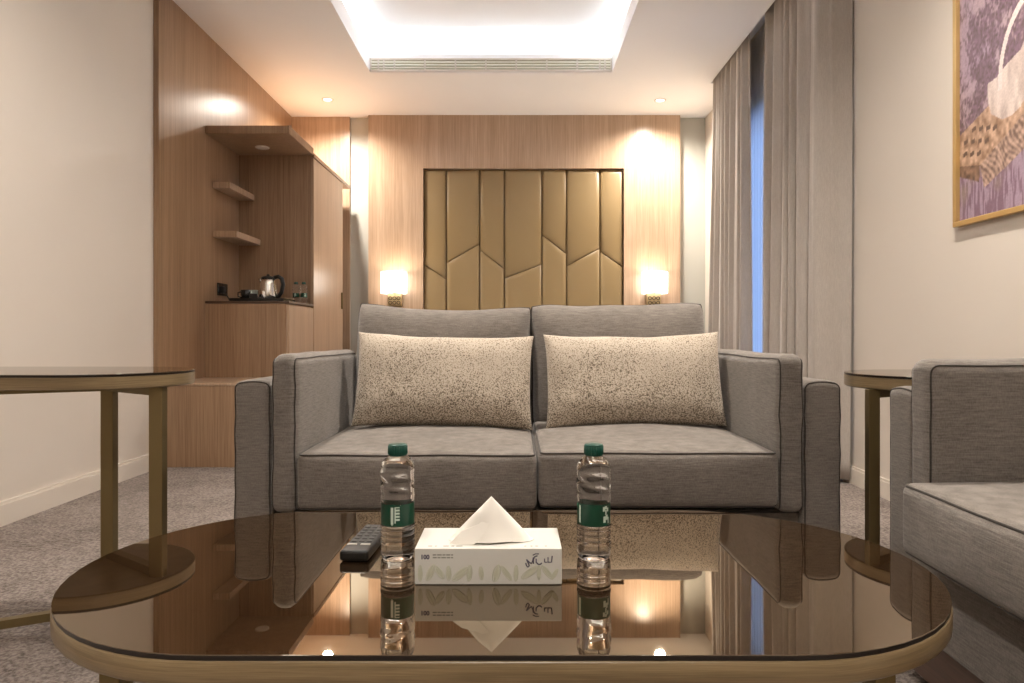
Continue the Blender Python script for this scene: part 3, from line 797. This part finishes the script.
# scatter cushions
def scatter(loc, w, h, t_, tilt, roll, seed, label):
    P = pillow_surface(w, h, t_, seed=seed, dip=.010, ear=.005, flat=3.6, wr=.013, waist=.018)
    o = pillow_mesh(P, (40, 28)).build('scatter_cushion', M_SPECK)
    o.location = loc; o.rotation_euler = (math.radians(tilt), math.radians(roll), 0)
    tag(o, label, 'cushion', 'speckled cushions on the sofa')
    return o
scatter((-.222, 2.135, .619), .548, .292, .125, -16, 1.2, 2.2, 'beige speckled cushion on the left half of the sofa')
scatter((.371, 2.135, .621), .548, .292, .125, -16, -.8, 9.1, 'beige speckled cushion on the right half of the sofa')

# ---------------------------------------------------------------- curtains
def curtain_sheet(y0, y1, x0, folds, amp, seed, z0=.02, z1=H_CEIL+.12, mat=M_CURT, flare=0.0, edge=0.0, cap=1.655, n=260):
    m = MB(); nz = 26; vs = []
    rnd = random.Random(seed); ph = [rnd.uniform(-.5,.5) for _ in range(40)]
    for j in range(nz+1):
        z = z0+(z1-z0)*j/nz; low = 1-(z-z0)/(z1-z0)
        for i in range(n+1):
            t_ = i/n
            w = t_*folds; k = int(w); fr = w-k
            phase = 2*PI*(k+fr)+1.1*math.sin(t_*5.3+seed)+.9*math.sin(t_*13+seed*2)*.6+ph[k]*math.sin(PI*fr)*1.2
            a = amp*(.55+.45*low)*(1+.45*ph[(k*3+1) % 40]*math.sin(PI*fr))
            x = x0+a*math.sin(phase)+a*.25*math.sin(phase*2.3+low*.9+seed)
            x += .012*math.sin(low*2+t_*9+seed)*low
            y = y0+(y1-y0)*t_+flare*low*(t_-.3)+.25*a*math.cos(phase)
            x += edge*max(0, 1-t_*18)-.05*low*max(0, t_-.55)*(flare > 0)
            vs.append((min(x, cap+.07*min(1, max(0, (3.60-y)/.13))), y, z))
    fs = [(j*(n+1)+i, j*(n+1)+i+1, (j+1)*(n+1)+i+1, (j+1)*(n+1)+i) for j in range(nz) for i in range(n)]
    m.add(vs, fs, True); return m
def curtain(label, mb_, name='curtain', mat=M_CURT, th=.003):
    o = mb_.build(name, mat); s = o.modifiers.new('thickness', 'SOLIDIFY'); s.thickness = th; s.offset = 0
    tag(o, label, 'curtain', 'curtains at the window'); return o
curtain('grey curtain drawn to the near side of the window', curtain_sheet(3.47, 4.27, 1.590, 6, .052, 3.0, edge=.14))
curtain('grey curtain drawn to the far side of the window', curtain_sheet(4.60, 5.355, 1.568, 7, .032, 1.0, flare=.06))
o = curtain_sheet(3.75, 5.20, 1.680, 26, .006, 5.0, z1=H_CEIL+.1, cap=1.726).build('sheer_curtain', M_SHEER); tag(o, 'thin sheer curtain glowing blue between the grey curtains', 'curtain')
rl = MB().box(1.585, 1.61, PY0+.03, PY1-.03, H_CEIL+.165, H_CEIL+.19).build('curtain_rail', M_TRIM); tag(rl, 'white curtain rail hidden in the ceiling pocket above the curtains', 'rail')

# ---------------------------------------------------------------- picture on the right wall
FY1, FZ0, FW, FH, FB = 2.66, 1.178, .96, 1.22, .020
pf = thing('framed_picture', (X_R, FY1-FW/2, FZ0), 'gold framed lavender field picture with a wicker basket on the right wall', 'picture')
hw = FW/2
def fbar(y0, y1, z0, z1): 
    MB().rbox(-.026, -.001, y0, y1, z0, z1, .002).build('frame_bar', M_GOLD, pf)
fbar(-hw, -hw+FB, FB, FH-FB); fbar(hw-FB, hw, FB, FH-FB); fbar(-hw, hw, 0, FB); fbar(-hw, hw, FH-FB, FH)
def px2uz(px, py):
    s = X_R/(px-515.0); return (FY1-683*s, .76+(335-py)*s-FZ0)         # metres along the print, metres up
NU, NV = 240, 305
U, V = np.meshgrid(np.linspace(FB, FW-FB, NU+1), np.linspace(FB, FH-FB, NV+1))
rs = np.random.RandomState(4)
def fnoise(sx, sy, seed):
    r_ = np.random.RandomState(seed); gx, gy = int(FW*sx)+3, int(FH*sy)+3; g_ = r_.rand(gy, gx)
    x, y = U*sx, V*sy; xi, yi = x.astype(int), y.astype(int); fx, fy = x-xi, y-yi; fx = fx*fx*(3-2*fx); fy = fy*fy*(3-2*fy)
    return (g_[yi,xi]*(1-fx)+g_[yi,xi+1]*fx)*(1-fy)+(g_[yi+1,xi]*(1-fx)+g_[yi+1,xi+1]*fx)*fy
f1, f2, f3, f4 = fnoise(6,5,1), fnoise(22,16,2), fnoise(90,40,3), fnoise(200,110,5)
def lerp(a, b_, t_): return np.array(a)*(1-t_[...,None])+np.array(b_)*t_[...,None]
def inside(poly):
    c = np.zeros(U.shape, bool); n = len(poly)
    for i in range(n):
        (x1_, y1_), (x2_, y2_) = poly[i], poly[(i+1) % n]
        if y1_ == y2_: continue
        hit = ((V > y1_) != (V > y2_)) & (U < (x2_-x1_)*(V-y1_)/(y2_-y1_)+x1_); c ^= hit
    return c
pink = (.50,.37,.37); purp = (.21,.13,.18); dark = (.10,.07,.065); lav = (.36,.27,.35); olive = (.33,.26,.19)
hz = V/FH
img = lerp(pink, lav, np.clip(f1*1.2-.2,0,1))
bush = np.clip((f2*.6+f3*.5+f4*.3-.60)*3+np.clip((U-.02-(V-.62)*.42)*5,-1,.9)*np.clip(1.5-abs(V-.72)*2.0,0,1),0,1)
img = lerp((0,0,0), (1,1,1), 1-bush)*img+lerp((0,0,0), (1,1,1), bush)*lerp(purp, dark, np.clip(f4*1.3-.3,0,1))
st = np.clip((fnoise(170,22,8)-.42)*4,0,1)
low = V < .34
fld = lerp(purp, lav, st); fld = fld*(1-np.clip((f2-.5)*2,0,1)[...,None]*.6)+np.array(olive)*np.clip((f2-.5)*2,0,1)[...,None]*.6
img[low] = fld[low]
Q = lambda pts: [px2uz(*p) for p in pts]
# wicker lid, its front side, the end of the basket
c0, c1, c2, c3 = Q([(958,141),(993,104),(1024,66),(1024,117)]); c4 = px2uz(983,165); c5 = px2uz(958,167)
e = .25
lid = [c0, c1, c2, (c2[0]+e, c2[1]+.28), (c3[0]+e, c3[1]+.20), c3, c4, c5]
wick = np.clip(fnoise(80,60,11)*1.3-.2,0,1)
img = np.where(inside(lid)[...,None], lerp((.27,.16,.10), (.62,.42,.30), wick), img)
side = [c4, c3, (c3[0]+e, c3[1]+.20), (c3[0]+e, c3[1]+.02), px2uz(1024,152), px2uz(987,188)]
img = np.where(inside(side)[...,None], lerp((.16,.10,.08), (.55,.38,.30), np.clip(np.sin((U*1.2+V)*230+f2*9)*.28+fnoise(90,70,12)*1.1-.1,0,1)), img)
img = np.where(inside([c5, c4, px2uz(982,182), px2uz(958,176)])[...,None], lerp((.12,.07,.05), (.30,.18,.12), wick), img)
for rr in range(3):                                                  # dark gaps in the lid weave
    for cc in range(4):
        u0, v0 = px2uz(961+cc*7+rr*8, 155-rr*13-cc*.6)
        img = np.where(((abs(U-u0) < .011) & (abs(V-v0-.2*(U-u0)) < .008))[...,None], np.array((.12,.07,.05)), img)
cloth = Q([(990.5,84),(1000,77),(1008,66),(1024,49)])+[(.60,.93),(.66,.80)]+Q([(1024,106),(1014,116),(1005,119),(994,114),(991,101)])
img = np.where(inside(cloth)[...,None], lerp((.42,.33,.30), (.66,.56,.51), np.clip(fnoise(60,14,14)*1.3,0,1)), img)
ucen, vcen = px2uz(1024,64); 
th_ = np.sqrt(((U-(ucen+.09))/.19)**2+((V-(vcen-.03))/.27)**2); img = np.where(((abs(th_-1) < .05) & (V > vcen-.05))[...,None], np.array((.70,.60,.57)), img)
img = np.clip(img*(.88+.24*rs.rand(*U.shape))[...,None], 0, 1)
m = MB(); m.v = [(-.010, hw-u, v) for u, v in zip(U.ravel(), V.ravel())]
n1 = NU+1
m.f = [(j*n1+i, (j+1)*n1+i, (j+1)*n1+i+1, j*n1+i+1) for j in range(NV) for i in range(NU)]; m.s = [False]*len(m.f)
mp_, nt, b = new_mat('lavender_print'); at = nt.nodes.new('ShaderNodeVertexColor'); at.layer_name = 'ink'; nt.links.new(at.outputs[0], b.inputs['Base Color']); b.inputs['Roughness'].default_value = .4
pr = m.build('print', mp_, pf)
ca = pr.data.color_attributes.new('ink', 'FLOAT_COLOR', 'POINT'); ca.data.foreach_set('color', np.concatenate([img, np.ones(U.shape+(1,))], -1).astype(np.float32).ravel())
MB().box(-.009, -.001, -hw+.002, hw-.002, .002, FH-.002).build('backing_board', M_DARKWOOD, pf)
